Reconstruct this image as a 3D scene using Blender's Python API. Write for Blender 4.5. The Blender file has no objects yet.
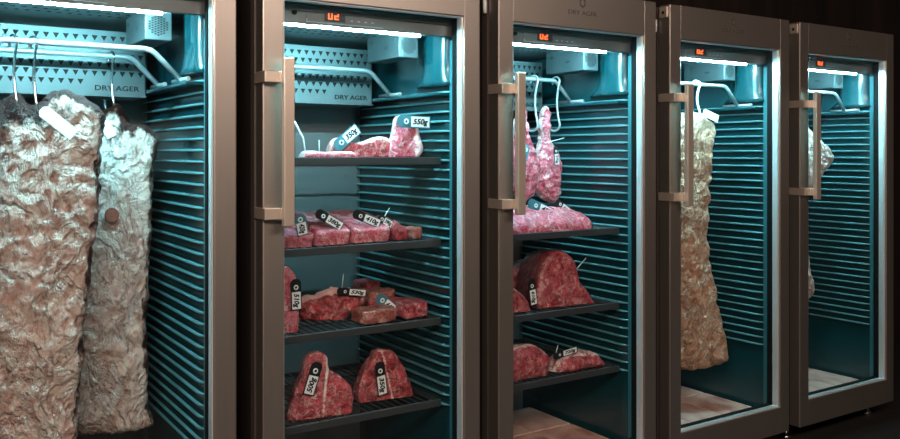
import bpy, bmesh, math, random
import numpy as np
from mathutils import Vector, Matrix, noise

random.seed(7)
S = bpy.context.scene
COL = S.collection
R_ = math.radians

# ------------------------------------------------------------------ camera
CX, CY, CZ, TH, FPX, HZ = -0.0486, -2.117, 1.192, R_(33.25), 854.0, 152.44
cam_d = bpy.data.cameras.new('camera')
cam = bpy.data.objects.new('camera', cam_d); COL.objects.link(cam)
cam.location = (CX, CY, CZ); cam.rotation_euler = (R_(90), 0, -TH)
cam_d.sensor_width = 36; cam_d.lens = 36 * FPX / 900
cam_d.shift_y = -(219.5 - HZ) / 900
cam_d.clip_start = .05; cam_d.clip_end = 60
S.camera = cam

# ------------------------------------------------------------------ world, fill lights, exposure
W = bpy.data.worlds.new('world'); S.world = W; W.use_nodes = True
W.node_tree.nodes['Background'].inputs[0].default_value = (.55, .42, .36, 1)
W.node_tree.nodes['Background'].inputs[1].default_value = .02
S.view_settings.view_transform = 'Standard'; S.view_settings.look = 'None'
S.view_settings.gamma = 1; S.view_settings.use_curve_mapping = False
S.view_settings.exposure = 0.28

def area(name, loc, size, energy, color, target):
    l = bpy.data.lights.new(name, 'AREA'); l.shape = 'RECTANGLE'
    l.size, l.size_y = size; l.energy = energy; l.color = color
    o = bpy.data.objects.new(name, l); COL.objects.link(o)
    o.location = loc
    o.rotation_euler = (Vector(target) - Vector(loc)).to_track_quat('-Z', 'Y').to_euler()
    return o
area('warm_fill', (-.9, -2.9, 2.70), (2.0, .8), 118, (1, .80, .67), (.4, 0, .5))  # unseen warm fill, added behind the camera to light the door fronts
area('warm_fill_wide', (1.9, -3.0, 2.70), (2.4, .8), 50, (1, .81, .69), (2.0, 0, .5))  # second added fill, wider, for the cabinets further right

# ------------------------------------------------------------------ material helpers
def mat(name, color=(.5, .5, .5), rough=.5, metal=0.0, spec=.5, emit=None, strength=0):
    m = bpy.data.materials.new(name); m.use_nodes = True
    b = m.node_tree.nodes['Principled BSDF']
    b.inputs['Base Color'].default_value = (*color, 1)
    b.inputs['Roughness'].default_value = rough
    b.inputs['Metallic'].default_value = metal
    b.inputs['Specular IOR Level'].default_value = spec
    if emit:
        b.inputs['Emission Color'].default_value = (*emit, 1)
        b.inputs['Emission Strength'].default_value = strength
    return m

class NT:
    """small node-tree writer"""
    def __init__(s, m): s.t = m.node_tree; s.n = s.t.nodes; s.b = s.n['Principled BSDF']
    def new(s, typ, ins=None, **kw):
        n = s.n.new(typ)
        for k, v in kw.items(): setattr(n, k, v)
        for k, v in (ins or {}).items():
            if isinstance(v, bpy.types.NodeSocket): s.t.links.new(v, n.inputs[k])
            else: n.inputs[k].default_value = v
        return n
    def coord(s, scale=(1, 1, 1)):
        c = s.new('ShaderNodeTexCoord')
        return s.new('ShaderNodeMapping', {'Vector': c.outputs['Object'], 'Scale': scale}).outputs[0]
    def noise(s, vec, scale, detail=6, rough=.6, dist=0):
        return s.new('ShaderNodeTexNoise', {'Vector': vec, 'Scale': scale, 'Detail': detail, 'Roughness': rough, 'Distortion': dist}).outputs['Fac']
    def ramp(s, fac, stops):
        r = s.new('ShaderNodeValToRGB', {'Fac': fac}); e = r.color_ramp.elements
        while len(e) < len(stops): e.new(.5)
        for x, (p, c) in zip(e, stops):
            x.position = p; x.color = (*c, 1) if len(c) == 3 else c
        return r.outputs[0]
    def mix(s, fac, a, b):
        n = s.new('ShaderNodeMix', data_type='RGBA')
        for i, v in ((0, fac), (6, a), (7, b)):
            if isinstance(v, bpy.types.NodeSocket): s.t.links.new(v, n.inputs[i])
            else: n.inputs[i].default_value = v if i == 0 else (*v, 1)
        return n.outputs[2]
    def math(s, op, a, b=0.0, clamp=False):
        n = s.new('ShaderNodeMath', operation=op, use_clamp=clamp)
        for i, v in ((0, a), (1, b)):
            if isinstance(v, bpy.types.NodeSocket): s.t.links.new(v, n.inputs[i])
            else: n.inputs[i].default_value = v
        return n.outputs[0]
    def attr(s, name): return s.new('ShaderNodeAttribute', attribute_name=name).outputs['Fac']
    def bump(s, h, strength, dist):
        n = s.new('ShaderNodeBump', {'Height': h, 'Strength': strength, 'Distance': dist})
        s.t.links.new(n.outputs[0], s.b.inputs['Normal'])
    def color(s, c): s.t.links.new(c, s.b.inputs['Base Color'])
    def rough(s, c): s.t.links.new(c, s.b.inputs['Roughness'])

# brushed stainless steel (vertical grain)
def steel(name, color, rough, metal=1.0):
    m = mat(name, color, rough, metal); t = NT(m)
    v = t.coord((260, 260, 3)); n = t.noise(v, 1, 3, .6)
    t.rough(t.math('ADD', t.math('MULTIPLY', n, .16), rough - .08))
    c = t.mix(t.noise(t.coord((3, 3, 2)), 1, 3), tuple(x * .92 for x in color), tuple(min(1, x * 1.06) for x in color))
    t.color(c); t.bump(n, .05, .001)
    return m
M_STEEL = steel('brushed_steel', (.44, .385, .345), .42, .92)
M_EDGE = steel('steel_handle', (.74, .62, .52), .38, .70)
M_CHROME = mat('chrome', (.82, .83, .83), .16, 1)
M_ALU = mat('bright_aluminium', (.84, .87, .88), .34, .5)
M_CASE = mat('dark_casing', (.07, .06, .055), .45, .5)
M_RAIL = mat('brushed_rail', (.42, .45, .46), .35, .6)
M_BLACK = mat('black_rubber', (.006, .006, .006), .7, 0, .12)
M_BLACKP = mat('black_plastic', (.012, .013, .014), .35)
M_WHITE = mat('white_paper', (.82, .84, .83), .7)
M_INK = mat('black_ink', (.006, .006, .008), .7, 0, .12)
M_LOGO = mat('etched_mark', (.11, .098, .09), .5, .4)
M_LED = mat('led_strip', (1, 1, 1), .5, emit=(.36, .88, 1.0), strength=760)
M_DIGIT = mat('red_digit', (.3, .02, .01), .5, emit=(1, .10, .02), strength=3.0)
M_PANEL = mat('control_panel_satin', (.13, .12, .115), .42, .5, .4)
M_BOX = mat('fan_box_sheet', (.05, .064, .068), .5, .2)
M_LABEL = mat('grey_print', (.30, .32, .33), .6)
def liner():
    m = mat('dark_teal_liner', (.006, .06, .068), .22, 0, .9); t = NT(m)
    t.color(t.mix(t.noise(t.coord((6, 6, 6)), 1, 4), (.003, .043, .053), (.0045, .052, .063))); return m
M_LINER = liner()
M_NOSE = mat('rail_edge', (.10, .25, .275), .25, 0, .8)
M_LIT_EDGE = mat('lit_liner_edge', (.025, .13, .15), .4)  # lighter teal paints the light falling on the liner's front edge
def inner_steel():
    m = mat('inner_steel', (.21, .215, .215), .34, .45); t = NT(m)
    v = t.coord((2, 2, 180)); n = t.noise(v, 1, 3, .6)
    t.rough(t.math('ADD', t.math('MULTIPLY', n, .2), .24)); return m
M_INNER = inner_steel()
M_DUCT = mat('duct_sheet_metal', (.10, .125, .13), .42, .3)
M_WIRE = mat('black_wire', (.035, .037, .04), .3, .4)
M_BAR = mat('shelf_bar', (.07, .075, .078), .38, .5)
def glass():
    m = bpy.data.materials.new('clear_glass'); m.use_nodes = True
    t = m.node_tree; n = t.nodes; n.remove(n['Principled BSDF'])
    tr = n.new('ShaderNodeBsdfTransparent'); tr.inputs[0].default_value = (.965, .985, .985, 1)
    gl = n.new('ShaderNodeBsdfGlossy'); gl.inputs['Roughness'].default_value = .015
    fr = n.new('ShaderNodeFresnel'); ge = n.new('ShaderNodeNewGeometry'); io = n.new('ShaderNodeMapRange')
    io.inputs['To Min'].default_value = 1.42; io.inputs['To Max'].default_value = 1 / 1.42
    t.links.new(ge.outputs['Backfacing'], io.inputs['Value']); t.links.new(io.outputs[0], fr.inputs[0])
    mx = n.new('ShaderNodeMixShader'); o = n['Material Output']
    t.links.new(fr.outputs[0], mx.inputs[0]); t.links.new(tr.outputs[0], mx.inputs[1])
    t.links.new(gl.outputs[0], mx.inputs[2]); t.links.new(mx.outputs[0], o.inputs[0])
    return m
M_GLASS = glass()

# meat: attribute "fat" = white fat rim, "dry" = dark dried crust
def meat_mat(name, red0, red1, fatc, marb=.8, scale=1.0, rough=.30, dryc=(.10, .018, .016)):
    m = mat(name, red1, rough, 0, .5); t = NT(m)
    v = t.coord((1, 1, 1))
    line = lambda sc, w, d=1.5: t.ramp(t.math('ABSOLUTE', t.math('SUBTRACT', t.noise(v, sc * scale, 5, .6, d), .5)), [(0, (1, 1, 1)), (w, (0, 0, 0))])
    red = t.mix(t.ramp(t.noise(v, 30 * scale, 6, .65, 1.0), [(.38, (0, 0, 0)), (.60, (1, 1, 1))]), red0, red1)
    red = t.mix(t.ramp(t.noise(v, 85 * scale, 5, .7), [(.50, (0, 0, 0)), (.68, (1, 1, 1))]), red, tuple(x * .55 for x in red0))
    msk = t.ramp(t.noise(v, 26 * scale, 4, .6), [(.40, (0, 0, 0)), (.58, (1, 1, 1))])
    l1 = t.math('MULTIPLY', t.math('MULTIPLY', line(26, .042), msk), marb)
    l2 = t.math('MULTIPLY', line(62, .045), marb * .35)
    c = t.mix(t.math('MAXIMUM', l1, l2), red, fatc)
    c = t.mix(t.math('MULTIPLY', t.attr('dry'), 1.0, True), c, dryc)
    fa = t.math('ADD', t.attr('fat'), t.math('MULTIPLY', t.math('SUBTRACT', t.noise(v, 55 * scale, 5, .65), .5), 1.7))
    c = t.mix(t.ramp(fa, [(.42, (0, 0, 0)), (.66, (1, 1, 1))]), c, fatc)
    t.color(c)
    h = t.math('ADD', t.noise(v, 45 * scale, 6, .6, .8), t.math('MULTIPLY', t.math('MAXIMUM', l1, l2), .12))
    t.bump(h, .8, .008)
    return m
FATC = (.80, .60, .55)
M_MEAT = meat_mat('fresh_red_meat', (.22, .005, .013), (.54, .036, .062), FATC, .75)
M_DEEP = meat_mat('deep_red_meat', (.17, .004, .009), (.46, .026, .042), (.80, .46, .42), .7)
M_PINK = meat_mat('pink_marbled_meat', (.50, .030, .06), (.78, .18, .24), (.92, .70, .70), .9)
M_ROSE = meat_mat('rose_red_meat', (.36, .012, .035), (.70, .085, .14), (.92, .66, .66), .9)
M_DARK = meat_mat('dry_dark_meat', (.22, .035, .03), (.46, .13, .10), (.72, .46, .36), .8)

# fat-covered sides of beef
def slab_mat(name, pale, mid, deep, dark, scale=1.0):
    m = mat(name, pale, .58, 0, .3); t = NT(m)
    v = t.coord((1, 1, .7))
    line = lambda sc, w, d=1.2: t.ramp(t.math('ABSOLUTE', t.math('SUBTRACT', t.noise(v, sc * scale, 6, .6, d), .5)), [(0, (1, 1, 1)), (w, (0, 0, 0))])
    n1 = t.noise(v, 8 * scale, 6, .62, .8)
    n2 = t.noise(v, 19 * scale, 8, .66, .5)
    n3 = t.noise(v, 13 * scale, 5, .6, .6)
    c = t.mix(t.ramp(n1, [(.40, (0, 0, 0)), (.58, (1, 1, 1))]), pale, mid)
    c = t.mix(t.ramp(n2, [(.48, (0, 0, 0)), (.60, (1, 1, 1))]), c, mid)
    c = t.mix(t.math('MULTIPLY', line(9, .045), .65), c, deep)
    c = t.mix(t.ramp(t.noise(v, 30 * scale, 7, .7, 2.0), [(.56, (0, 0, 0)), (.68, (1, 1, 1))]), c, deep)
    c = t.mix(t.math('MULTIPLY', t.ramp(n3, [(.58, (0, 0, 0)), (.70, (1, 1, 1))]), .7), c, deep)
    c = t.mix(t.math('MULTIPLY', t.ramp(t.noise(v, 40 * scale, 6, .7, 1), [(.60, (0, 0, 0)), (.68, (1, 1, 1))]), .8), c, dark)
    ff = t.math('ADD', t.attr('fat'), t.math('MULTIPLY', t.math('SUBTRACT', t.noise(v, 22 * scale, 5), .5), 1.0))
    c = t.mix(t.math('MULTIPLY', t.ramp(ff, [(.42, (0, 0, 0)), (.66, (1, 1, 1))]), .85), c, tuple(min(1, x * 1.12) for x in pale))
    dd = t.math('ADD', t.attr('dry'), t.math('MULTIPLY', t.math('SUBTRACT', t.noise(v, 34 * scale, 6, .65), .5), 1.5))
    c = t.mix(t.ramp(dd, [(.42, (0, 0, 0)), (.70, (1, 1, 1))]), c, dark)
    t.color(c)
    h = t.math('ADD', t.math('ADD', t.math('MULTIPLY', n2, .9), t.math('MULTIPLY', t.noise(v, 60 * scale, 6, .66, .2), .6)), t.math('MULTIPLY', line(13, .07, .5), -.45))
    t.bump(h, 1.0, .024)
    return m
M_SLAB = slab_mat('aged_beef_fat', (.84, .70, .61), (.78, .56, .47), (.48, .20, .16), (.045, .016, .014))
M_SLAB_PALE = slab_mat('pale_beef_fat', (.92, .82, .74), (.84, .64, .54), (.56, .26, .20), (.06, .022, .018))
M_SLABW = slab_mat('tan_beef_fat', (.93, .64, .46), (.78, .42, .27), (.40, .15, .08), (.09, .03, .017), 1.35)

# ------------------------------------------------------------------ mesh helpers
class MB:
    def __init__(s): s.bm = bmesh.new()
    def box(s, x0, x1, y0, y1, z0, z1, mi=0, bev=0.0, seg=2, M=None):
        g = bmesh.ops.create_cube(s.bm, size=1.0); vs = g['verts']
        for v in vs:
            v.co = Vector(((x0 + x1) / 2 + v.co.x * (x1 - x0), (y0 + y1) / 2 + v.co.y * (y1 - y0), (z0 + z1) / 2 + v.co.z * (z1 - z0)))
            if M is not None: v.co = M @ v.co
        fs = {f for v in vs for f in v.link_faces}
        for f in fs: f.material_index = mi
        if bev:
            es = list({e for v in vs for e in v.link_edges})
            r = bmesh.ops.bevel(s.bm, geom=es, offset=bev, segments=seg, affect='EDGES', profile=.5)
            for f in r['faces']: f.material_index = mi
        return s
    def tube(s, pts, r, seg=10, mi=0, closed=False):
        pts = [Vector(p) for p in pts]; rings = []; n = len(pts); up = None
        for i, p in enumerate(pts):
            a = pts[i - 1] if (i > 0 or closed) else p
            b = pts[(i + 1) % n] if (i < n - 1 or closed) else p
            d = (b - a).normalized()
            if up is None:
                up = Vector((0, 0, 1)) if abs(d.z) < .9 else Vector((1, 0, 0))
            u = (up - d * up.dot(d)).normalized(); w = d.cross(u); up = u
            rr = r[i] if isinstance(r, (list, tuple)) else r
            rings.append([s.bm.verts.new(p + u * (math.cos(2 * math.pi * k / seg) * rr) + w * (math.sin(2 * math.pi * k / seg) * rr)) for k in range(seg)])
        m = n if closed else n - 1
        for i in range(m):
            A, B = rings[i], rings[(i + 1) % n]
            for k in range(seg):
                f = s.bm.faces.new((A[k], A[(k + 1) % seg], B[(k + 1) % seg], B[k])); f.material_index = mi; f.smooth = True
        if not closed:
            f = s.bm.faces.new(rings[0][::-1]); f.material_index = mi
            f = s.bm.faces.new(rings[-1]); f.material_index = mi
        return s
    def prism(s, poly, vec, mi=0):
        """poly: 3D points of a planar polygon, extruded by vec"""
        vec = Vector(vec)
        A = [s.bm.verts.new(Vector(p)) for p in poly]; B = [s.bm.verts.new(Vector(p) + vec) for p in poly]
        n = len(A); fs = [s.bm.faces.new(A[::-1]), s.bm.faces.new(B)]
        for k in range(n): fs.append(s.bm.faces.new((A[k], A[(k + 1) % n], B[(k + 1) % n], B[k])))
        for f in fs: f.material_index = mi
        return s
    def loft(s, rings, mi=0, smooth=False, cap=True, mis=None):
        V = [[s.bm.verts.new(Vector(p)) for p in r] for r in rings]; n = len(V[0])
        for A, B in zip(V, V[1:]):
            for k in range(n):
                f = s.bm.faces.new((A[k], A[(k + 1) % n], B[(k + 1) % n], B[k])); f.material_index = mis[k] if mis else mi; f.smooth = smooth
        if cap:
            for r in (V[0][::-1], V[-1]):
                f = s.bm.faces.new(r); f.material_index = mi
        return s
    def build(s, name, mats, parent=None, loc=None, M=None):
        bmesh.ops.recalc_face_normals(s.bm, faces=s.bm.faces)
        me = bpy.data.meshes.new(name); s.bm.to_mesh(me); s.bm.free()
        for m in (mats if isinstance(mats, (list, tuple)) else [mats]): me.materials.append(m)
        o = bpy.data.objects.new(name, me); COL.objects.link(o)
        if parent is not None: o.parent = parent
        if loc is not None: o.location = loc
        if M is not None: o.matrix_world = M
        return o

def empty(name, loc):
    o = bpy.data.objects.new(name, None); COL.objects.link(o); o.location = loc; o.empty_display_size = .1
    return o
def tag(o, label, cat, group=None):
    o['label'] = label; o['category'] = cat
    if group: o['group'] = group
    return o
def struct(o): o['kind'] = 'structure'; return o
KIDS = {}
def kids(o): return [c for c in bpy.data.objects if c.parent == o]
def copy_tree(o, parent=None):
    c = o.copy(); COL.objects.link(c)
    if parent is not None: c.parent = parent
    for k in kids(o): copy_tree(k, c)
    return c
def text(s, size, m, name, parent, M, align='CENTER', depth=.0006, bold=0.0):
    cu = bpy.data.curves.new(name, 'FONT'); cu.body = s; cu.size = size; cu.extrude = depth
    cu.align_x = align; cu.align_y = 'CENTER'; cu.resolution_u = 3; cu.offset = bold
    t = bpy.data.objects.new(name + '_tmp', cu); COL.objects.link(t)
    bpy.context.view_layer.update()
    me = bpy.data.meshes.new_from_object(t.evaluated_get(bpy.context.evaluated_depsgraph_get()))
    bpy.data.objects.remove(t); bpy.data.curves.remove(cu)
    me.name = name; me.transform(M); me.materials.clear(); me.materials.append(m)
    o = bpy.data.objects.new(name, me); COL.objects.link(o)
    if parent is not None: o.parent = parent
    return o

# a point of the place from where it sits in the photograph and how deep (world y) it is
FW = Vector((math.sin(TH), math.cos(TH), 0)); RT = Vector((math.cos(TH), -math.sin(TH), 0)); UP = Vector((0, 0, 1)); EYE = Vector((CX, CY, CZ))
def ray(px, py): return FW + RT * ((px - 450) / FPX) + UP * ((HZ - py) / FPX)
def at(px, py, Y):
    d = ray(px, py); return EYE + d * ((Y - CY) / d.y)

# ------------------------------------------------------------------ the room
def wood_dark():
    m = mat('dark_wood_panelling', (.02, .012, .009), .5); t = NT(m)
    n = t.noise(t.coord((9, 9, .35)), 1, 5, .6, .4)
    t.color(t.ramp(n, [(.35, (.006, .004, .0035)), (.62, (.020, .011, .008)), (.8, (.035, .017, .011))])); return m
M_WOOD = wood_dark()
def plaster(name, c):
    m = mat(name, c, .7); t = NT(m)
    t.color(t.mix(t.noise(t.coord((2, 2, 2)), 1, 5), tuple(x * .85 for x in c), c)); return m
def rect(name, x0, x1, y0, y1, z0, z1, m): return struct(MB().box(x0, x1, y0, y1, z0, z1).build(name, m))
rect('floor', -3.5, 5.6, -5.5, .95, -.06, 0, plaster('black_floor', (.012, .010, .009)))
rect('wall_back', -3.5, 5.6, .83, .95, 0, 2.8, M_WOOD)
rect('wall_right', 5.5, 5.62, -5.5, .83, 0, 2.8, M_WOOD)
rect('wall_left', -3.62, -3.5, -5.5, .83, 0, 2.8, M_WOOD)
rect('wall_front', -3.5, 5.5, -5.62, -5.5, 0, 2.8, plaster('brown_wall', (.34, .215, .15)))
rect('ceiling', -3.5, 5.6, -5.5, .95, 2.8, 2.9, plaster('brown_ceiling', (.10, .075, .06)))

# ------------------------------------------------------------------ the cabinets
PITCH, WD, ZB, ZT = .7588, .69, .075, 1.722
OX0, OX1, OZ0, OZ1 = .0595, .631, .179, 1.6005

def make_cabinet():
    c = empty('dry_aging_cabinet', (0, 0, 0))
    # --- casing
    b = MB()
    b.box(.0, .05, .058, .75, ZB, ZT - .004, 0, .002)
    b.box(.64, .69, .058, .75, ZB, ZT - .004, 0, .002)
    b.box(.05, .64, .70, .75, ZB, ZT - .004, 0)
    b.box(.05, .64, .058, .70, 1.58, ZT - .004, 0)
    b.box(.05, .64, .058, .70, ZB, .118, 0)
    b.box(.05, .64, .058, .075, .118, .165, 0)
    b.box(-.001, .012, .0575, .085, ZB, ZT - .004, 1)
    cas = b.build('casing', [M_CASE, M_STEEL], c)
    # --- back panel of sheet steel with a seam
    b = MB(); b.box(.05, .64, .692, .70, .118, 1.58)
    b.box(.05, .60, .688, .692, .90, 1.345, 0, .0015); b.box(.05, .60, .688, .692, .13, .893, 0, .0015)
    for z in (1.30, 1.11, .86, .62, .37): b.tube([(.575, .688, z), (.575, .685, z)], .004, 8)
    b.build('back_panel', M_INNER, c)
    # --- ribbed liners of the two sides
    for side in (0, 1):
        X = (lambda x: x) if side else (lambda x: .69 - x)
        b = MB()
        xs = sorted((X(.638), X(.642)))
        b.box(xs[0], xs[1], .062, .70, .118, 1.58)
        for k in range(33):
            z = .412 + k * .0302
            prof = [(.6385, .0060), (.628, .0048), (.6228, .0026), (.6220, -.0002), (.6235, -.0028), (.6385, -.0045)]
            rings = []
            for y, f in ((.080, .04), (.090, .45), (.101, .85), (.118, 1), (.30, 1), (.688, 1)):
                rings.append([(X(.6385 - (.6385 - px) * f), y, z + pz * (.4 + .6 * f)) for px, pz in prof])
            b.loft(rings, 0, mis=[0, 2, 2, 2, 0, 0])
        b.box(*sorted((X(.629), X(.6395))), .0605, .0775, .120, 1.535, 1, .002)  # added strip whose paler colour stands for the lit wall edge
        # ledge above the ribs and the smooth swelling over it
        b.box(*sorted((X(.585), X(.639))), .085, .60, 1.366, 1.376, 0, .003)
        rings = []
        for k in range(13):
            z = 1.398 + k * .0152; q = max(0.0, 1 - k / 4) ** 2 * .035
            ring = []
            for a in range(17):
                f = math.pi * a / 16
                ring.append((X(.639 - (.032 + q * .15) * math.sin(f)), .155 + q * .5 - (.072 + q) * math.cos(f), z))
            rings.append(ring + [(X(.640), .2, z)])
        b.loft(rings, 0, True)
        b.build('rail_wall', [M_LINER, M_LIT_EDGE, M_NOSE], c)
    # --- ceiling duct and the perforated sheet below it
    b = MB()
    b.box(.05, .64, .075, .69, 1.566, 1.58, 0)
    x0, x1 = .055, .585
    for r in range(5):
        y = .16 + r * .05
        x = x0 + .012 + (.0125 if r % 2 else 0)
        while x < x1 - .02:
            b.prism([(x, y + .007, 1.5655), (x + .0135, y + .007, 1.5655), (x + .00675, y - .008, 1.5655)], (0, 0, .0008), 1)
            x += .0255
    b.build('ceiling_panel', [M_DUCT, M_BLACK], c)
    b = MB()
    x0, x1 = .055, .585
    b.box(x0, x1, .500, .504, 1.357, 1.545, 0, .0008)
    b.box(x0, x1, .490, .66, 1.354, 1.3575, 0)
    b.box(x1 - .003, x1, .503, .66, 1.357, 1.545, 0)
    for r in range(6):
        z = 1.395 + r * .0255
        n0 = 0
        x = x0 + .012 + (.0125 if r % 2 else 0)
        while x < x1 - .02:
            if not (r == 0 and x > .40):
                b.prism([(x - .001, .4994, z + .007), (x + .0155, .4994, z + .007), (x + .00725, .4994, z - .0085)], (0, .0008, 0), 1)
            x += .0255
    vp = b.build('vent_sheet', [M_DUCT, M_BLACK], c)
    RX = Matrix.Rotation(R_(90), 4, 'X')
    text('DRY AGER', .0205, M_INK, 'lettering', vp, Matrix.Translation((.505, .4993, 1.378)) @ RX @ Matrix.Scale(1.28, 4, (1, 0, 0)), bold=.0003)
    # --- control panel
    b = MB()
    b.box(.05, .632, .066, .085, 1.545, 1.60, 0, .002)
    cp = b.build('control_panel', M_PANEL, c)
    b = MB(); b.box(.15, .39, .0635, .0662, 1.552, 1.592, 0, .001)
    b.box(.15, .39, .0625, .0640, 1.5515, 1.5535, 1); b.box(.15, .152, .0625, .0640, 1.5515, 1.561, 1)
    for k in range(4): b.box(.285 + k * .022, .293 + k * .022, .0628, .064, 1.563, 1.566, 1)
    b.box(.262, .355, .0628, .064, 1.580, 1.583, 2)
    b.build('key_field', [M_PANEL, M_LABEL, M_BLACKP], cp)
    b = MB(); b.box(.205, .268, .0605, .0636, 1.558, 1.590, 0, .001)
    b.build('display', M_BLACKP, cp)
    b = MB()
    def seg7(x, z, on, w=.013, h=.010):
        t = .003; y0, y1 = .0590, .0606
        segs = {'a': (x, x + w, z + 2 * h - t, z + 2 * h), 'g': (x, x + w, z + h - t / 2, z + h + t / 2), 'd': (x, x + w, z, z + t),
                'f': (x, x + t, z + h, z + 2 * h), 'b': (x + w - t, x + w, z + h, z + 2 * h), 'e': (x, x + t, z, z + h), 'c': (x + w - t, x + w, z, z + h)}
        for k in on: a = segs[k]; b.box(a[0], a[1], y0, y1, a[2], a[3])
    seg7(.214, 1.5635, 'abcdef'); seg7(.233, 1.5635, 'abged')
    b.build('digits', M_DIGIT, cp)
    b = MB(); b.tube([(.115, .066, 1.575), (.115, .0625, 1.575)], .0075, 14); b.build('lock', M_BLACK, cp)
    # --- light strip
    b = MB(); b.box(.075, .525, .078, .085, 1.5395, 1.5450, 0, .001); b.build('light_strip', M_LED, c)
    # --- fan box
    b = MB(); b.box(.504, .573, .170, .38, 1.486, 1.566, 0, .003)
    for (yy, zz) in ((.195, 1.545), (.345, 1.545)): b.tube([(.5045, yy, zz), (.5028, yy, zz)], .004, 8, 2)
    b.box(.5032, .5042, .245, .268, 1.518, 1.526, 1)
    fb = b.build('fan_box', [M_BOX, M_BLACKP, M_CHROME], c)
    b = MB()
    for i in range(-3, 4):
        for j in range(-4, 5):
            x = i * .0075; z = j * .0062 + (.0031 if i % 2 else 0)
            if abs(x) * .6 + abs(z) * 1.0 < .0285 and abs(x) < .024:
                b.box(.5385 + x - .0029, .5385 + x + .0029, .1692, .1702, 1.524 + z - .0021, 1.524 + z + .0021)
    b.build('grille', M_BLACK, fb)
    # --- door
    d = empty('door', (0, 0, 0)); d.parent = c
    b = MB()
    b.box(0, OX0, 0, .05, ZB, ZT, 0, .0034); b.box(OX1, WD, 0, .05, ZB, ZT, 0, .0034)
    b.box(OX0 - .003, OX1 + .003, 0.0002, .05, OZ1, ZT - .0002, 0, .0015); b.box(OX0 - .003, OX1 + .003, 0.0002, .05, ZB + .0002, OZ0, 0, .0015)
    b.build('door_frame', M_STEEL, d)
    b = MB()
    for (xa, xb, za, zb) in ((OX0, OX0 + .003, OZ0, OZ1), (OX1 - .003, OX1, OZ0, OZ1), (OX0, OX1, OZ1 - .003, OZ1), (OX0, OX1, OZ0, OZ0 + .003)):
        b.box(xa, xb, .008, .034, za, zb)
    b.build('glazing_spacer', M_ALU, d)
    b = MB()
    for (xa, xb, za, zb) in ((OX0, OX0 + .005, OZ0, OZ1), (OX1 - .005, OX1, OZ0, OZ1), (OX0, OX1, OZ1 - .005, OZ1), (OX0, OX1, OZ0, OZ0 + .005)):
        b.box(xa, xb, .036, .057, za, zb)
    for (xa, xb, za, zb) in ((.012, .04, ZB + .02, ZT - .02), (.65, .678, ZB + .02, ZT - .02)): b.box(xa, xb, .05, .0575, za, zb)
    b.build('door_seal', M_BLACK, d)
    MB().box(OX0 + .0005, OX1 - .0005, .010, .014, OZ0 + .0005, OZ1 - .0005).build('glass_pane', M_GLASS, d)
    b = MB()
    for z in (1.388, 1.033):
        b.box(-.003, .042, -.026, .0, z - .015, z + .015, 0, .002); b.box(-.004, .0, -.026, .052, z - .015, z + .015, 0, .0015)
        b.box(.036, .070, -.034, -.024, z - .015, z + .015, 0, .0015)
    b.box(.039, .0685, -.050, -.032, 1.001, 1.437, 0, .0025)
    b.build('handle', M_EDGE, d)
    b = MB(); b.box(-.004, .0, .010, .046, 1.676, 1.715, 0, .001); b.tube([(-.0045, .028, 1.694), (-.003, .028, 1.694)], .006, 10, 1)
    b.tube([(-.007, .062, 1.628), (-.007, .062, 1.672)], .006, 10, 2)
    b.build('lock_plate', [M_EDGE, M_BLACK, M_WHITE], d)
    b = MB()
    ring = lambda r: [(.345 + r * .82 * math.sin(k * math.pi / 3), 1.686 + r * math.cos(k * math.pi / 3)) for k in range(6)]
    o_, i_ = ring(.018), ring(.011)
    for k in range(6):
        q = [o_[k], o_[(k + 1) % 6], i_[(k + 1) % 6], i_[k]]
        b.prism([(x, -.0006, z) for x, z in q], (0, .0008, 0))
    b.build('emblem', M_LOGO, d)
    text('DRY AGER', .0195, M_LOGO, 'lettering', d, Matrix.Translation((.345, -.0003, 1.6515)) @ RX @ Matrix.Scale(1.38, 4, (1, 0, 0)))
    # --- feet
    for x in (.05, .64):
        for y in (.10, .70):
            MB().tube([(x, y, 0), (x, y, .012), (x, y, .013), (x, y, .06), (x, y, .061), (x, y, .0752)], [.020, .020, .011, .011, .018, .018], 14).build('foot', M_CHROME, c)
    return c

cab = make_cabinet()
CABS = [cab] + [copy_tree(cab) for _ in range(4)]
CLABEL = ['steel glass-door meat ageing cabinet hung with two huge fat-covered beef slabs',
          'steel glass-door meat ageing cabinet with four shelves of tagged cuts and steaks',
          'steel glass-door meat ageing cabinet with two hanging red cuts above three loaded shelves',
          'steel glass-door meat ageing cabinet with one long tan beef slab hanging to near its floor',
          'steel glass-door meat ageing cabinet at the end of the row with a pointed cut']
for i, c in enumerate(CABS):
    c.location = (i * PITCH, 0, 0); tag(c, CLABEL[i], 'meat cabinet', 'row of meat ageing cabinets')
CN = ['the beef-slab cabinet', 'the four-shelf cabinet', 'the three-shelf cabinet', 'the long-slab cabinet', 'the end cabinet']

# ------------------------------------------------------------------ hanging rails
def make_rail():
    r = empty('hanging_rail', (0, 0, 0))
    pts = [(.072, 0, 1.371 + .006), (.085, 0, 1.381)]
    L = [(.090, 0, 1.3855), (.155, 0, 1.452), (.168, 0, 1.460), (.185, 0, 1.4625), (.505, 0, 1.4625), (.522, 0, 1.460), (.535, 0, 1.452), (.600, 0, 1.3855)]
    MB().tube(L, .0075, 12).build('crossbar', M_RAIL, r)
    for x in (.090, .600): MB().tube([(x, -.070, 1.3845), (x, .070, 1.3845)], .0062, 10).build('side_bar', M_RAIL, r)
    return r
rl = make_rail()
RAILS = [(0, .185, 'bright hanging rail nearest the glass above the big left beef slab'), (0, .41, 'hanging rail behind the front one, carrying the second beef slab'),
         (1, .40, 'empty bent hanging rail above the top shelf of the four-shelf cabinet'), (2, .35, 'bent hanging rail carrying two curved hooks and red cuts'),
         (3, .18, 'bent hanging rail above the long tan beef slab'), (4, .18, 'bent hanging rail above the pointed pale cut in the end cabinet')]
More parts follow.
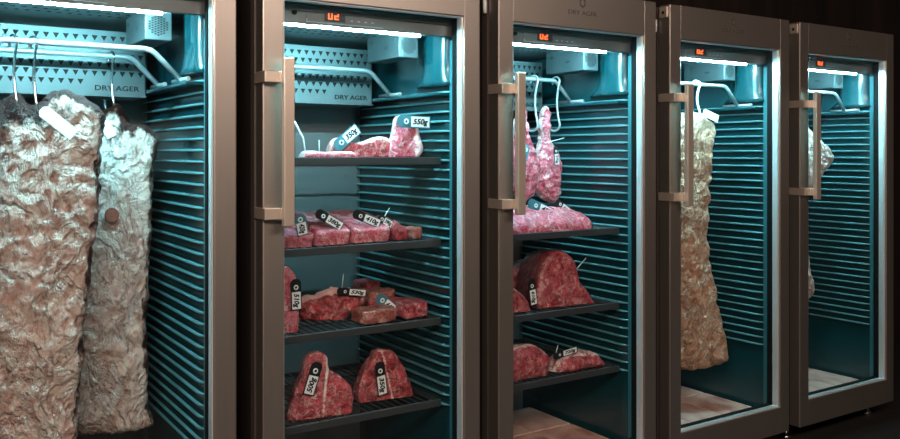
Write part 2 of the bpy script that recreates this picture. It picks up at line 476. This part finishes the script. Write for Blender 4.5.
for k, (i, y, lab) in enumerate(RAILS):
    o = rl if k == 0 else copy_tree(rl)
    o.location = (i * PITCH, y, 0); tag(o, lab, 'rail', 'hanging rails in the cabinets')

# ------------------------------------------------------------------ shelves
def make_shelf():
    s = empty('wire_shelf', (0, 0, 0))
    b = MB()
    b.box(.072, .618, .108, .118, -.020, .002, 0, .0015); b.box(.072, .618, .655, .663, -.012, .002, 0, .001)
    b.box(.072, .080, .118, .655, -.012, .001, 0); b.box(.610, .618, .118, .655, -.012, .001, 0)
    b.build('shelf_frame', M_BAR, s)
    b = MB()
    for k in range(21): x = .096 + k * .0249; b.tube([(x, .112, -.001), (x, .66, -.001)], .0022, 6)
    for y in (.25, .40, .53): b.tube([(.074, y, -.0045), (.616, y, -.0045)], .0026, 6)
    b.build('wire_grid', M_WIRE, s)
    return s
sh = make_shelf()
SHELVES = [(1, 1.175, 'topmost dark wire shelf in the four-shelf cabinet, holding pale pink cuts'), (1, .921, 'second dark wire shelf from the top in the four-shelf cabinet'),
           (1, .679, 'third dark wire shelf down in the four-shelf cabinet, under the knotted red cut'), (1, .427, 'lowest dark wire shelf under the two standing bone-in steaks'),
           (2, .921, 'topmost dark wire shelf of the three-shelf cabinet, under a flat pink slab'), (2, .653, 'middle dark wire shelf under the large standing rib roast'),
           (2, .427, 'lowest dark wire shelf of the three-shelf cabinet, above the salt tiles')]
for k, (i, z, lab) in enumerate(SHELVES):
    o = sh if k == 0 else copy_tree(sh)
    o.location = (i * PITCH, 0, z); tag(o, lab, 'shelf', 'wire shelves in the cabinets')

# ------------------------------------------------------------------ salt tiles on trays
def salt():
    m = mat('pink_salt', (.55, .30, .25), .55); t = NT(m); v = t.coord((1, 1, 1))
    n = t.noise(v, 9, 5, .6, .5)
    c = t.mix(t.ramp(n, [(.36, (0, 0, 0)), (.62, (1, 1, 1))]), (.40, .14, .10), (.82, .48, .39))
    oi = t.new('ShaderNodeObjectInfo').outputs['Random']
    c = t.mix(t.math('MULTIPLY', oi, .55), c, (.72, .50, .42))
    t.color(c); t.bump(t.noise(v, 60, 5), .3, .003); return m
M_SALT = salt()
tile = MB().box(-.088, .088, -.12, .12, 0, .034, 0, .003).build('salt_tile', M_SALT)
first = True
for i in (2, 3, 4):
    t_ = empty('salt_tray', (i * PITCH, 0, .1182))
    b = MB(); b.box(.062, .618, .108, .62, 0, .006, 0); b.box(.062, .618, .104, .110, 0, .034, 0, .001); b.box(.062, .618, .618, .624, 0, .034, 0, .001)
    b.build('tray_pan', M_INNER, t_)
    tag(t_, 'flat metal tray of salt tiles on the floor of ' + CN[i], 'tray', 'salt trays on the cabinet floors')
    for r in range(2):
        for q in range(3):
            o = tile if first else tile.copy()
            if not first: COL.objects.link(o)
            first = False
            o.location = (i * PITCH + .158 + q * .181, .234 + r * .246, .1245)
            where = ('front' if r == 0 else 'rear') + ' row, ' + ('beside the hinge-side wall' if q == 2 else 'middle' if q == 1 else 'on the handle side')
            tag(o, 'pinkish salt tile on the tray in ' + CN[i] + ', ' + where, 'salt tile', 'pink salt tiles')

# ------------------------------------------------------------------ meat
def smooth_outline(pts, sub=6):
    P = [Vector((*p, 0)) for p in pts]; n = len(P); out = []
    for i in range(n):
        a, b, c, d = P[i - 1], P[i], P[(i + 1) % n], P[(i + 2) % n]
        for k in range(sub):
            t = k / sub
            q = .5 * ((2 * b) + (c - a) * t + (2 * a - 5 * b + 4 * c - d) * t * t + (3 * b - a - 3 * c + d) * t ** 3)
            out.append((q.x, q.y))
    return out

def solid(name, origin, ax, ay, an, outline, thick, m, voxel=.005, a=.6, R=.02, amp=.003, freq=28, ridge=0.0, fat=.012, fatside=1.0, dryfn=None, fatfn=None, seed=0, front=1.0, flatz=None):
    """thick closed body: outline in the (ax, ay) plane at `origin`, depth along -an, rounded and roughened"""
    ol = smooth_outline(outline); bm = bmesh.new()
    A = [bm.verts.new((x, y, 0)) for x, y in ol]; B = [bm.verts.new((x, y, -thick)) for x, y in ol]
    n = len(ol)
    bm.faces.new(A); bm.faces.new(B[::-1])
    for k in range(n): bm.faces.new((A[(k + 1) % n], A[k], B[k], B[(k + 1) % n]))
    bmesh.ops.triangulate(bm, faces=[f for f in bm.faces if len(f.verts) > 4])
    bmesh.ops.recalc_face_normals(bm, faces=bm.faces)
    me = bpy.data.meshes.new('t'); bm.to_mesh(me); bm.free()
    o = bpy.data.objects.new('t', me); COL.objects.link(o)
    md = o.modifiers.new('r', 'REMESH'); md.mode = 'VOXEL'; md.voxel_size = voxel
    bpy.context.view_layer.update()
    me2 = bpy.data.meshes.new_from_object(o.evaluated_get(bpy.context.evaluated_depsgraph_get()))
    bpy.data.objects.remove(o); bpy.data.meshes.remove(me)
    N = len(me2.vertices); co = np.empty(N * 3); me2.vertices.foreach_get('co', co); co = co.reshape(-1, 3)
    pa = np.array(ol); pb = np.roll(pa, -1, 0); D = np.full(N, 9.0)
    for p, q in zip(pa, pb):
        e = q - p; L = max(e @ e, 1e-12); w = co[:, :2] - p
        t = np.clip((w @ e) / L, 0, 1); dv = w - t[:, None] * e
        D = np.minimum(D, np.hypot(dv[:, 0], dv[:, 1]))
    f = a + (1 - a) * np.sqrt(np.clip(1 - (1 - np.minimum(D / R, 1)) ** 2, 0, 1))
    mid = -thick / 2
    co[:, 2] = mid + (co[:, 2] - mid) * f
    me2.vertices.foreach_set('co', co.ravel()); me2.update()
    nr = np.empty(N * 3); me2.vertices.foreach_get('normal', nr); nr = nr.reshape(-1, 3)
    off = Vector((seed * 3.7, seed * 1.3, seed * 2.1))
    fa = np.zeros(N); dr = np.zeros(N)
    isface = np.abs(nr[:, 2])
    for i in range(N):
        p = Vector(co[i]); q = p * freq + off
        h = noise.fractal(q, 1.0, 2.0, 4) * amp
        if ridge:
            w = Vector((q.x, q.y * .7, q.z)) * .55
            w2 = w + noise.noise_vector(w * 1.3) * .8
            h += (noise.ridged_multi_fractal(w2, .9, 2.1, 4, 1.0, 1.6) - 1.0) * ridge
        co[i] += nr[i] * h
        if fat:
            fa[i] = max(0.0, 1 - D[i] / fat) * .75 if isface[i] > .55 else fatside * .62
        if fatfn: fa[i] += fatfn(co[i][0], co[i][1])
        if dryfn: dr[i] = dryfn(co[i][0], co[i][1], D[i], isface[i])
    Mx = Matrix((ax, ay, an)).transposed()
    wc = co @ np.array(Mx).T
    if flatz is not None:
        zz = flatz - origin.z; wc[:, 2] = np.maximum(wc[:, 2], zz)
    me2.vertices.foreach_set('co', wc.ravel())
    for nm, arr in (('fat', fa), ('dry', dr)):
        at_ = me2.attributes.new(nm, 'FLOAT', 'POINT'); at_.data.foreach_set('value', np.clip(arr, 0, 1))
    me2.materials.clear(); me2.materials.append(m); me2.name = name
    me2.polygons.foreach_set('use_smooth', [True] * len(me2.polygons)); me2.update()
    ob = bpy.data.objects.new(name, me2); COL.objects.link(ob); ob.location = origin
    return ob

def cut(name, label, pix, Y, thick, m, yaw=0, lean=0, cat='meat', group=None, on=None, **kw):
    """a body whose front face shows the given outline, its middle at depth Y, turned by yaw towards the left"""
    cxp = sum(p[0] for p in pix) / len(pix); cyp = sum(p[1] for p in pix) / len(pix)
    P0 = at(cxp, cyp, Y); y_ = R_(yaw); l_ = R_(lean)
    an = Vector((-math.sin(y_) * math.cos(l_), -math.cos(y_) * math.cos(l_), math.sin(l_)))
    ax = Vector((math.cos(y_), -math.sin(y_), 0)); ay = an.cross(ax)
    out = []
    for px, py in pix:
        d = ray(px, py); t = (P0 - EYE).dot(an) / d.dot(an); q = EYE + d * t - P0
        out.append((q.dot(ax), q.dot(ay)))
    if sum(x0 * y1 - x1 * y0 for (x0, y0), (x1, y1) in zip(out, out[1:] + out[:1])) < 0: out.reverse()
    o = solid(name, P0, ax, ay, an, out, thick, m, flatz=None if on is None else on + .0028, **kw)
    return tag(o, label, cat, group)

def chunk(name, label, i, z, foot, h, m, cat='meat', group=None, dome=False, tilt=0, **kw):
    """a piece lying flat: footprint in cabinet coordinates (x, y), height h above the shelf z"""
    n = len(foot); cx_ = sum(p[0] for p in foot) / n; cy_ = sum(p[1] for p in foot) / n
    t_ = R_(tilt); dep = max(p[1] for p in foot) - min(p[1] for p in foot)
    o = solid(name, Vector((i * PITCH + cx_, cy_, z + h + .003 + dep / 2 * math.sin(t_))), Vector((1, 0, 0)), Vector((0, math.cos(t_), math.sin(t_))), Vector((0, -math.sin(t_), math.cos(t_))),
              [(x - cx_, y - cy_) for x, y in foot], h * (2 if dome else 1) + dep * math.sin(t_) * .8, m, flatz=z + .0025, **kw)
    return tag(o, label, cat, group)

# the two big sides of beef
def slab_dry(x, y, D, f):
    top = max(0.0, min(1.0, (y - .22) / .10))
    strip = math.exp(-((x + .10) / .035) ** 2) * max(0.0, min(1.0, (y - .0) / .05)) * .5
    brow = math.exp(-((x + .02) / .07) ** 2 - ((y - .26) / .04) ** 2) * .5
    return top * .60 + strip + brow + (.6 if D < .008 else max(0, .40 - D * 18))
SL = 'beef slabs hanging in the cabinets'
cut('beef_slab', 'huge fat-covered beef slab with blank white tag, nearest the glass, cropped by the left edge', [(-75, 104), (-40, 98), (0, 99), (13, 92), (24, 104), (38, 103), (50, 94), (66, 90), (80, 97), (94, 104), (104, 118), (101, 140), (98, 170), (97, 205), (92, 240), (87, 280), (83, 320), (80, 360), (77, 400), (73, 440), (64, 462), (20, 470), (-60, 470), (-80, 300)],
    .165, .085, M_SLAB, yaw=14, group=SL, voxel=.0048, a=.35, R=.04, amp=.008, freq=26, ridge=.0055, fat=0, dryfn=slab_dry, seed=3)
def slab_dry2(x, y, D, f):
    top = max(0.0, min(1.0, (y - .25) / .08))
    return top * .55 + (.62 if D < .008 else max(0, .42 - D * 18))
cut('beef_slab', 'second huge beef slab with round red-brown stamp, hanging behind the tagged one', [(92, 118), (100, 112), (108, 107), (118, 104), (124, 113), (130, 124), (140, 123), (150, 128), (158, 138), (155, 160), (151, 200), (150, 240), (147, 290), (145, 330), (147, 380), (148, 408), (155, 426), (145, 431), (120, 437), (95, 437), (74, 434), (66, 400), (68, 300), (74, 200)],
    .36, .09, M_SLAB_PALE, yaw=14, group=SL, voxel=.0050, a=.4, R=.04, amp=.007, freq=24, ridge=.0045, fat=0, dryfn=slab_dry2, seed=9, fatfn=lambda x, y: max(0, min(.55, (y - .05) * 3)))
# the stamp
P = at(112, 214, .352); b = MB()
ringp = [(.019 * math.cos(k * math.pi / 10), .019 * 1.12 * math.sin(k * math.pi / 10)) for k in range(20)]
def hit(o, px, py):
    d = ray(px, py).normalized(); s = EYE - o.location
    ok, loc, nor, _ = o.ray_cast(s, d)
    return (loc + o.location, nor) if ok else (None, None)
b.bm.free(); b = MB()
SLABS = [o for o in COL.objects if o.name.startswith('beef_slab')]
bpy.context.view_layer.update()
P, nn = hit(SLABS[1], 112.5, 215)
q = nn.lerp(Vector((-.25, -.97, 0)), .6).to_track_quat('Z', 'Y').to_matrix().to_4x4()
disc = lambda r, z: [(r * math.cos(k * math.pi / 14), r * 1.12 * math.sin(k * math.pi / 14), z) for k in range(28)]
b.loft([disc(.0175, -.022), disc(.0185, .003), disc(.0165, .0055), disc(.0155, .004)], 0, True)
for k in range(-2, 3): b.box(-.010 + abs(k) * .002, .010 - abs(k) * .002, k * .0055 - .0009, k * .0055 + .0009, .0035, .0052, 1)
def stampmat():
    m = mat('red_brown_wax', (.20, .05, .03), .6); t = NT(m)
    t.color(t.mix(t.noise(t.coord((1, 1, 1)), 160, 4), (.12, .025, .016), (.34, .11, .07))); return m
tag(b.build('meat_stamp', [stampmat(), mat('wax_ridge', (.36, .14, .09), .6)], None, M=Matrix.Translation(P + Vector((-.003, -.009, 0))) @ q), 'round red-brown stamp on the second beef slab', 'stamp')

# tags ----------------------------------------------------------------
def price_tag(p0, p1, width, Y, words, label, hole=True, style='black', ang=None, pin=None, lift=.004):
    """black tag with a white written field: from p0 (ring end) to p1, in the photograph, on body or depth Y"""
    if not isinstance(Y, (int, float)):
        ys = []
        for f in (.05, .3, .6, .95):
            for g in (-.3, .3):
                dx, dy = p1[0] - p0[0], p1[1] - p0[1]; L = math.hypot(dx, dy)
                h_, _ = hit(Y, p0[0] + dx * f - dy / L * g * 6, p0[1] + dy * f + dx / L * g * 6)
                if h_ is not None: ys.append(h_.y)
        Y = (min(ys) if ys else .2) - lift
    A, B = at(*p0, Y), at(*p1, Y); u = (B - A); L = u.length; u.normalize()
    n = Vector((0, -1, 0)); v = n.cross(u)
    M = Matrix.Translation(A) @ Matrix((u, v, n)).transposed().to_4x4()
    root = empty('price_tag' if words else 'paper_tag', A); w = width / 2
    bodym = M_BLACKP if style == 'black' else (M_TEALTAG if style == 'teal' else M_WHITE)
    r = w * .55; b = MB()
    pts = [(0, -w + r), (r, -w), (L, -w), (L, w), (r, w), (0, w - r)]
    b.prism([(x, y, 0) for x, y in pts], (0, 0, .0014), 0)
    o = b.build('tag_body', bodym, root); o.data.transform(Matrix.Translation(-A) @ M)
    if words:
        b = MB(); b.box(L * .42, L * .97, -w * .82, w * .82, .0012, .0020); o = b.build('written_field', M_WHITE, root); o.data.transform(Matrix.Translation(-A) @ M)
        # written along the tag, upright when read from its upper or left end
        flip = u.x < -.2
        RM = Matrix.Rotation(math.pi if flip else 0, 4, 'Z')
        SH = Matrix.Identity(4); SH[0][1] = .22
        tx = text(words, w * 1.25, M_INK, 'handwriting', root, Matrix.Translation(-A) @ M @ Matrix.Translation((L * .695, 0, .0021)) @ RM @ Matrix.Scale(L * .5 / (w * 1.25 * len(words) * .56), 4, (1, 0, 0)) @ SH, depth=.0003, bold=w * .05)
        tx.name = 'handwriting'
    if hole:
        b = MB(); b.tube([(L * .27 + w * .34 * math.cos(k * math.pi / 8), w * .34 * math.sin(k * math.pi / 8), .0018) for k in range(16)], w * .12, 6, 0, True)
        o = b.build('eyelet', M_WHITE, root); o.data.transform(Matrix.Translation(-A) @ M)
    if pin:
        a0, a1 = at(*pin[0], Y + .004), at(*pin[1], Y + .004)
        b = MB(); b.tube([a0 - A, a1 - A], .0016, 6); b.build('pin', M_ALU, root)
    return tag(root, label, 'tag', 'tags on the meat')
M_TEALTAG = mat('slate_blue_plastic', (.05, .16, .20), .4)

o = price_tag((41, 109), (74, 135), .030, SLABS[0], '', 'blank white paper tag tied to the top of the big left beef slab', hole=False, style='white', lift=.012)
o = price_tag((103, 121), (112, 137), .026, SLABS[1], '', 'small white paper tag tucked between the two beef slabs', hole=False, style='white', lift=.004)

# hooks ---------------------------------------------------------------
def hook(label, top, bottom, Y, r=.0042, m=None, flip=1, yaw=0):
    """S-shaped hook hung over a rail at depth Y"""
    A, B = at(*top, Y), at(*bottom, Y); rr = .0135 + r * .5; H = 1.4625 + .0075 + r + .001 - B.z + .0; pts = []
    c0 = Vector((-rr, 0, H - rr)); c1 = Vector((-rr * 1.5, 0, rr * 1.5))
    for k in range(-2, 9): a = math.pi - k * math.pi / 8; pts.append((c0.x + rr * math.cos(a), 0, c0.z + rr * math.sin(a)))
    for f in (.15, .3, .45, .6, .75, .9): pts.append((-.012 * math.sin(f * math.pi), 0, c0.z + (c1.z - c0.z) * f))
    for k in range(0, 9): a = -k * math.pi / 9; pts.append((c1.x + rr * 1.5 * math.cos(a), 0, c1.z + rr * 1.5 * math.sin(a)))
    pts.append((c1.x - rr * 1.7, 0, c1.z + .014))
    M3 = Matrix.Rotation(R_(yaw), 3, 'Z')
    pts = [M3 @ Vector((p[0] - c0.x, p[1], p[2])) for p in pts]
    o = MB().tube(pts, r, 10).build('meat_hook', m or M_RAIL, None, loc=(A.x, Y, B.z))
    return tag(o, label, 'hook', 'meat hooks on the rails')
hook('steel meat hook at the left photo edge holding the big left slab', (13, 47), (13, 112), .185, r=.0034, m=M_CHROME, yaw=-62)
hook('steel meat hook rising left of the blank white tag', (33, 40), (33, 116), .185, r=.0034, m=M_CHROME, yaw=-62)
hook('curved steel meat hook holding the second, stamped beef slab', (111, 54), (111, 112), .41, r=.0036, m=M_CHROME, yaw=-72)
hook('left one of the two curved hooks above the hanging red cuts', (534, 80), (534, 131), .35, yaw=-62)
hook('right one of the two curved hooks above the hanging red cuts', (556, 79), (558, 131), .35, yaw=-62)
hook('white hook on the rail above the long tan beef slab', (696, 81), (696, 118), .18, m=M_WHITE, yaw=-62)

# long slab and end-cabinet cut ------------------------------------------
cut('beef_slab', 'long narrow tan beef slab reaching nearly to the cabinet floor', [(655, 122), (678, 114), (695, 111), (708, 116), (717, 125), (716, 150), (713, 190), (711, 230), (714, 270), (720, 300), (727, 335), (731, 357), (728, 364), (705, 370), (683, 371), (660, 366), (650, 250)],
    .165, .09, M_SLABW, yaw=20, group=SL, voxel=.0048, a=.35, R=.05, amp=.007, freq=24, ridge=.006, fat=0, dryfn=lambda x, y, D, f: .25 if D < .01 else 0, fatfn=lambda x, y: max(0, min(1, (y - .42) / .05)), seed=14)
cut('pointed_cut', 'pale pointed cut hanging behind the handle in the end cabinet', [(790, 112), (806, 122), (816, 132), (828, 143), (838, 157), (829, 172), (818, 184), (810, 198), (808, 220), (810, 245), (814, 268), (818, 290), (816, 297), (806, 301), (790, 298), (786, 200)],
    .165, .08, M_SLAB, yaw=10, group=None, voxel=.0048, a=.35, R=.05, amp=.006, freq=22, ridge=.004, fat=0, dryfn=lambda x, y, D, f: .2 if D < .01 else 0, fatfn=lambda x, y: .3, seed=17)
o = price_tag((703, 112), (718, 119), .030, .15, '', 'white paper tag at the top of the long tan beef slab', hole=False, style='white')

# four-shelf cabinet, top shelf (z 1.175) ----------------------------------
G1, G2, G3, G4 = 'cuts on the top shelf', 'cuts on the second shelf', 'cuts on the third shelf', 'steaks on the lowest shelf'
m1 = cut('marbled_slice', 'low mottled pink slice lying flat at the front of the top shelf', [(306, 153), (312, 151), (330, 152), (350, 151), (357, 154), (357, 160), (330, 160.5), (306, 160.5)], .125, .05, M_PINK, yaw=0, group=G1, on=1.175, voxel=.003, R=.012, amp=.002, fat=.004)
m2 = cut('strip_steak', 'red strip steak with a wavy white fat cap, middle of the top shelf', [(330, 150), (333, 142), (340, 138), (352, 142), (362, 143), (374, 138), (384, 136), (391, 140), (393, 150), (392, 159), (372, 160), (350, 160), (332, 159)], .20, .04, M_DEEP, yaw=4, group=G1, on=1.175, voxel=.003, R=.012, amp=.002, fat=.012, seed=2, fatfn=lambda x, y: .5 if y > .016 else 0)
m3 = cut('pink_cut', 'tall pale pink marbled cut standing at the right of the top shelf', [(390, 157), (391, 145), (394, 132), (396, 120), (400, 115), (408, 116), (415, 121), (419, 127), (421, 138), (424, 147), (422, 154), (416, 159), (403, 160), (392, 160)], .16, .07, M_ROSE, yaw=20, group=G1, on=1.175, voxel=.003, R=.018, amp=.003, fat=.009, seed=4, fatfn=lambda x, y: max(0, min(.8, (x - .020) * 60)))
price_tag((397, 121), (430, 122.5), .038, m3, '550g', 'slate tag with white field reading 550g on the tall pink cut', style='teal', lift=.012)
price_tag((335, 148), (358, 128), .036, m2, '350g', 'slanted slate tag with white field stuck in the strip steak', style='teal', lift=.006)
sk = MB().tube([at(319, 140, .13), at(319.3, 158, .13)], .0016, 6).build('skewer', M_ALU); tag(sk, 'thin upright metal pin in the low mottled slice', 'skewer')
sk = MB().tube([at(294.5, 121.5, .26), at(303, 138, .26), at(306, 160.5, .28)], .003, 6).build('skewer', M_WHITE); tag(sk, 'white slanting stick leaning beside the handle on the top shelf', 'skewer')

# second shelf (z .921): blocks lying on the shelf -------------------------
def fp(x0, x1, y0, y1, sk=0.0): return [(x0, y0), ((x0 + x1) / 2, y0 - .006), (x1, y0), (x1 + .004, (y0 + y1) / 2), (x1 + sk, y1), ((x0 + x1) / 2 + sk, y1 + .006), (x0 + sk, y1), (x0 - .004, (y0 + y1) / 2)]
Z2, Z3 = .921, .679
def px_x(i, px, Y): return at(px, 200, Y).x - i * PITCH
def block(name, label, i, z, pxa, pxb, Y0, dep, h, m, group, sk=0.0, **kw):
    return chunk(name, label, i, z, fp(px_x(i, pxa, Y0), px_x(i, pxb, Y0), Y0, Y0 + dep, sk), h, m, group=group, voxel=.0032, R=.009, a=.8, fat=.005, fatside=.42, amp=.004, **kw)
c1 = block('strip_loin', 'pink strip loin block at the handle end of the second shelf', 1, Z2, 278, 313, .135, .15, .034, M_PINK, G2, tilt=10, seed=5)
c2 = block('strip_loin', 'dark-topped strip loin block second from the handle on the second shelf', 1, Z2, 319, 351, .135, .17, .036, M_PINK, G2, sk=-.01, tilt=17, seed=6, dryfn=lambda x, y, D, f: .8 if y > -.02 and f > .5 else 0)
c3 = block('strip_loin', 'wide strip loin block with white fat edge, third from the handle on the second shelf', 1, Z2, 356, 391, .14, .17, .038, M_PINK, G2, sk=-.012, tilt=16, seed=7, dryfn=lambda x, y, D, f: .7 if y > .0 and f > .5 else 0)
c4 = block('strip_loin', 'slim red strip loin block, fourth from the handle on the second shelf', 1, Z2, 396.5, 408, .15, .15, .034, M_DEEP, G2, sk=-.010, tilt=12, seed=8)
c5 = block('strip_loin', 'small browned block at the ribbed-wall end of the second shelf', 1, Z2, 412.5, 421, .16, .10, .034, M_DARK, G2, sk=-.008, seed=9)
def flat_tag(p0, p1, width, Y0, words, label, **kw): return price_tag(p0, p1, width, Y0, words, label, **kw)
price_tag((299, 214), (303, 235), .034, .128, '420g', 'upright slate tag on the pink strip loin by the handle', style='teal')
price_tag((316, 212), (342, 227), .028, .15, '380g', 'black tag lying across the dark-topped strip loin')
price_tag((353, 213), (380, 224), .028, .16, '410g', 'black tag lying across the wide strip loin')
price_tag((378, 217), (392, 225), .024, .17, '390g', 'small black tag with a pin between the slim block and the wide strip loin', pin=((389.5, 208), (383, 219)))

# third shelf (z .679) ------------------------------------------------------
d1 = cut('rib_cut', 'tall fat-edged red cut standing against the handle side of the third shelf', [(276, 340), (276, 275), (286, 267), (293, 271), (297, 280), (299, 300), (300, 318), (299, 334), (294, 339)], .15, .07, M_PINK, yaw=10, group=G3, on=0.679, voxel=.0035, R=.02, amp=.003, fat=.010, seed=11)
d2 = cut('shank_cut', 'large ragged dark red cut with a white bone back, centre of the third shelf', [(298, 318), (300, 306), (310, 299), (322, 296), (334, 293), (345, 291), (356, 293), (364, 298), (366, 306), (358, 312), (350, 316), (352, 326), (353, 333), (344, 332), (332, 329), (315, 326), (302, 324)], .25, .10, M_DEEP, yaw=12, group=G3, on=0.679, voxel=.0035, a=.2, R=.04, amp=.009, freq=34, fat=.006, ridge=.004, seed=12, fatfn=lambda x, y: max(0, (y - x * .1 - .035) * 18))
d3 = block('short_rib', 'small browned block at the front edge of the third shelf', 1, Z3, 363, 396, .135, .075, .040, M_DARK, G3, seed=13)
d4 = block('short_rib', 'browned slab lying behind the small block on the third shelf', 1, Z3, 372, 395, .315, .08, .062, M_DARK, G3, sk=-.012, seed=14)
d5 = block('short_rib', 'pink-topped piece at the ribbed-wall end of the third shelf', 1, Z3, 404, 428, .15, .14, .046, M_MEAT, G3, sk=-.05, seed=15)
d6 = block('short_rib', 'dark slab at the back of the third shelf against the ribbed wall', 1, Z3, 366, 380, .42, .10, .075, M_DEEP, G3, seed=16)
price_tag((295.5, 279), (296.5, 310), .032, d1, '510g', 'black tag reading 510g hanging on the tall cut by the handle')
price_tag((377, 296), (396, 312), .034, .20, '440g', 'slate tag propped on the browned pieces of the third shelf', style='teal')
price_tag((337, 291), (366, 293), .022, .24, '530g', 'narrow tag lying on top of the ragged dark red cut', pin=((343.5, 274), (341.5, 292)))

# lowest shelf: two standing bone-in steaks --------------------------------
e1 = cut('bone_in_steak', 'standing triangular bone-in steak nearer the handle, tag reading 500g', [(288, 423), (289, 410), (293, 398), (298, 385), (303, 373), (305, 361), (311, 355), (320, 353), (328, 358), (329, 368), (336, 374), (345, 379), (352, 387), (354, 402), (352, 414), (342, 417), (325, 420), (310, 424), (298, 426)], .145, .055, M_MEAT, yaw=12, lean=6, group=G4, on=0.427, voxel=.0032, R=.016, amp=.004, fat=.007, fatside=.55, seed=21, fatfn=lambda x, y: .75 * math.exp(-((x - .012 - .12 * (y + .03) ** 1) / .006) ** 2))
e2 = cut('bone_in_steak', 'standing triangular bone-in steak nearer the ribbed wall, tag reading 350g', [(360, 405), (359, 392), (362, 380), (366, 368), (374, 359), (376, 352), (386, 350), (395, 353), (402, 362), (408, 376), (414, 391), (415, 403), (408, 406), (390, 408), (370, 409)], .20, .06, M_DEEP, yaw=8, lean=6, group=G4, on=0.427, voxel=.0032, R=.016, amp=.004, fat=.007, fatside=.55, seed=22, fatfn=lambda x, y: .65 * math.exp(-((x - .010 + .2 * y) / .006) ** 2))
price_tag((318, 362), (308, 395), .036, e1, '500g', 'black tag with white field reading 500g on the steak nearer the handle', lift=.006)
price_tag((379, 362), (383, 395), .034, e2, '350g', 'black tag with white field reading 350g on the steak nearer the ribbed wall', lift=.006)

# three-shelf cabinet ---------------------------------------------------------
HG = 'red cuts hanging on hooks'
f1 = cut('hanging_cut', 'red hanging cut on the left hook, half hidden by the door handle', [(523, 112), (528, 106), (531, 118), (533, 135), (538, 148), (542, 162), (541, 182), (536, 196), (528, 202), (519, 196), (514, 178), (514, 150), (517, 128)], .345, .09, M_ROSE, yaw=15, group=HG, voxel=.0035, a=.15, R=.06, amp=.008, freq=40, fat=.004, seed=31)
f2 = cut('hanging_cut', 'red narrow-necked hanging cut on the right hook', [(547, 108), (551, 106), (554, 112), (554, 132), (556, 143), (562, 152), (565, 165), (565, 185), (562, 198), (555, 203), (547, 199), (541, 190), (540, 168), (541, 152), (545, 138), (545, 118)], .345, .09, M_ROSE, yaw=15, group=HG, voxel=.0035, a=.15, R=.06, amp=.008, freq=40, fat=.004, seed=32)
g1 = chunk('flat_slab', 'broad flat pink slab under two tags on the top shelf', 2, .921, [(.125, .135), (.30, .122), (.46, .128), (.525, .15), (.53, .22), (.48, .32), (.38, .40), (.24, .42), (.14, .36), (.11, .24)], .085, M_ROSE, group='cuts on the upper shelf', voxel=.004, a=.1, R=.20, amp=.005, dome=True, fat=0, seed=33)
g2 = chunk('flat_slab', 'small pink piece beside the broad slab, half behind the door frame', 2, .921, [(.03 + .055, .125), (.105, .125), (.108, .17), (.10, .24), (.086, .24)], .05, M_PINK, group='cuts on the upper shelf', voxel=.003, a=.4, R=.02, amp=.002, fat=.006, seed=34)
price_tag((527, 145), (523, 163), .028, .30, '', 'slate tag on the left hanging cut', style='teal')
price_tag((555.5, 146), (557, 165), .020, .28, '270g', 'small dark tag pinned to the right hanging cut', pin=((545, 143), (564, 138)))
price_tag((528, 202), (556, 215), .034, .20, '480g', 'larger slate tag lying on the broad flat slab', style='teal', lift=0)
price_tag((556, 201), (571, 213), .024, .24, '460g', 'smaller dark tag at the back of the broad flat slab')
h1 = cut('rib_roast', 'big standing rib roast with a dark rounded crust and pale eye of fat', [(536, 300), (538, 285), (541, 270), (546, 258), (556, 251), (566, 251), (574, 257), (579, 266), (582, 280), (590, 291), (597, 303), (594, 308), (575, 311), (555, 313), (540, 311)], .16, .15, M_MEAT, yaw=4, lean=4, group='cuts on the middle shelf', on=0.653, voxel=.004, a=.6, R=.02, amp=.004, fat=.012, fatside=0, seed=41, dryfn=lambda x, y, D, f: .75 if f < .55 else 0)
h2 = cut('rib_slices', 'striped rib slices stacked behind the front piece on the middle shelf', [(510, 300), (510, 275), (520, 266), (530, 262), (541, 266), (543, 280), (540, 300), (530, 312), (510, 316)], .34, .08, M_PINK, yaw=10, group='cuts on the middle shelf', on=0.653, voxel=.0035, R=.02, amp=.003, fat=.006, seed=42)
h3 = cut('round_cut', 'rounded pale red piece at the front left of the middle shelf', [(505, 320), (506, 300), (514, 289), (524, 294), (531, 303), (534, 312), (530, 318), (516, 321)], .15, .09, M_MEAT, yaw=12, group='cuts on the middle shelf', on=0.653, voxel=.0035, a=.25, R=.035, amp=.004, fat=.005, seed=43)
price_tag((531, 279), (534, 305), .030, .145, '610g', 'upright black tag between the round piece and the rib roast')
sk = MB().tube([at(586, 258, .19), at(574, 272, .20)], .0016, 6).build('skewer', M_ALU); tag(sk, 'thin metal pin sticking out of the rib roast', 'skewer')
k1 = cut('chuck_cut', 'plump pink-red cut at the handle side of the lowest shelf', [(503, 392), (505, 365), (515, 352), (530, 347), (543, 349), (551, 356), (554, 366), (551, 378), (534, 383), (520, 388)], .135, .09, M_MEAT, yaw=2, group='cuts on the lower shelf', on=0.427, voxel=.004, a=.2, R=.05, amp=.006, fat=.005, seed=44)
k2 = cut('chuck_cut', 'flatter rough red cut nearer the ribbed wall on the lowest shelf', [(557, 376), (560, 366), (567, 359), (580, 355), (598, 354), (608, 361), (609, 368), (600, 371), (580, 375), (566, 378)], .135, .11, M_MEAT, yaw=4, group='cuts on the lower shelf', on=0.427, voxel=.004, a=.2, R=.035, amp=.006, fat=.005, seed=45)
price_tag((553, 357), (577, 349), .022, .165, '720g', 'narrow black tag between the two cuts on the lowest shelf', pin=((558, 345), (555, 357)))
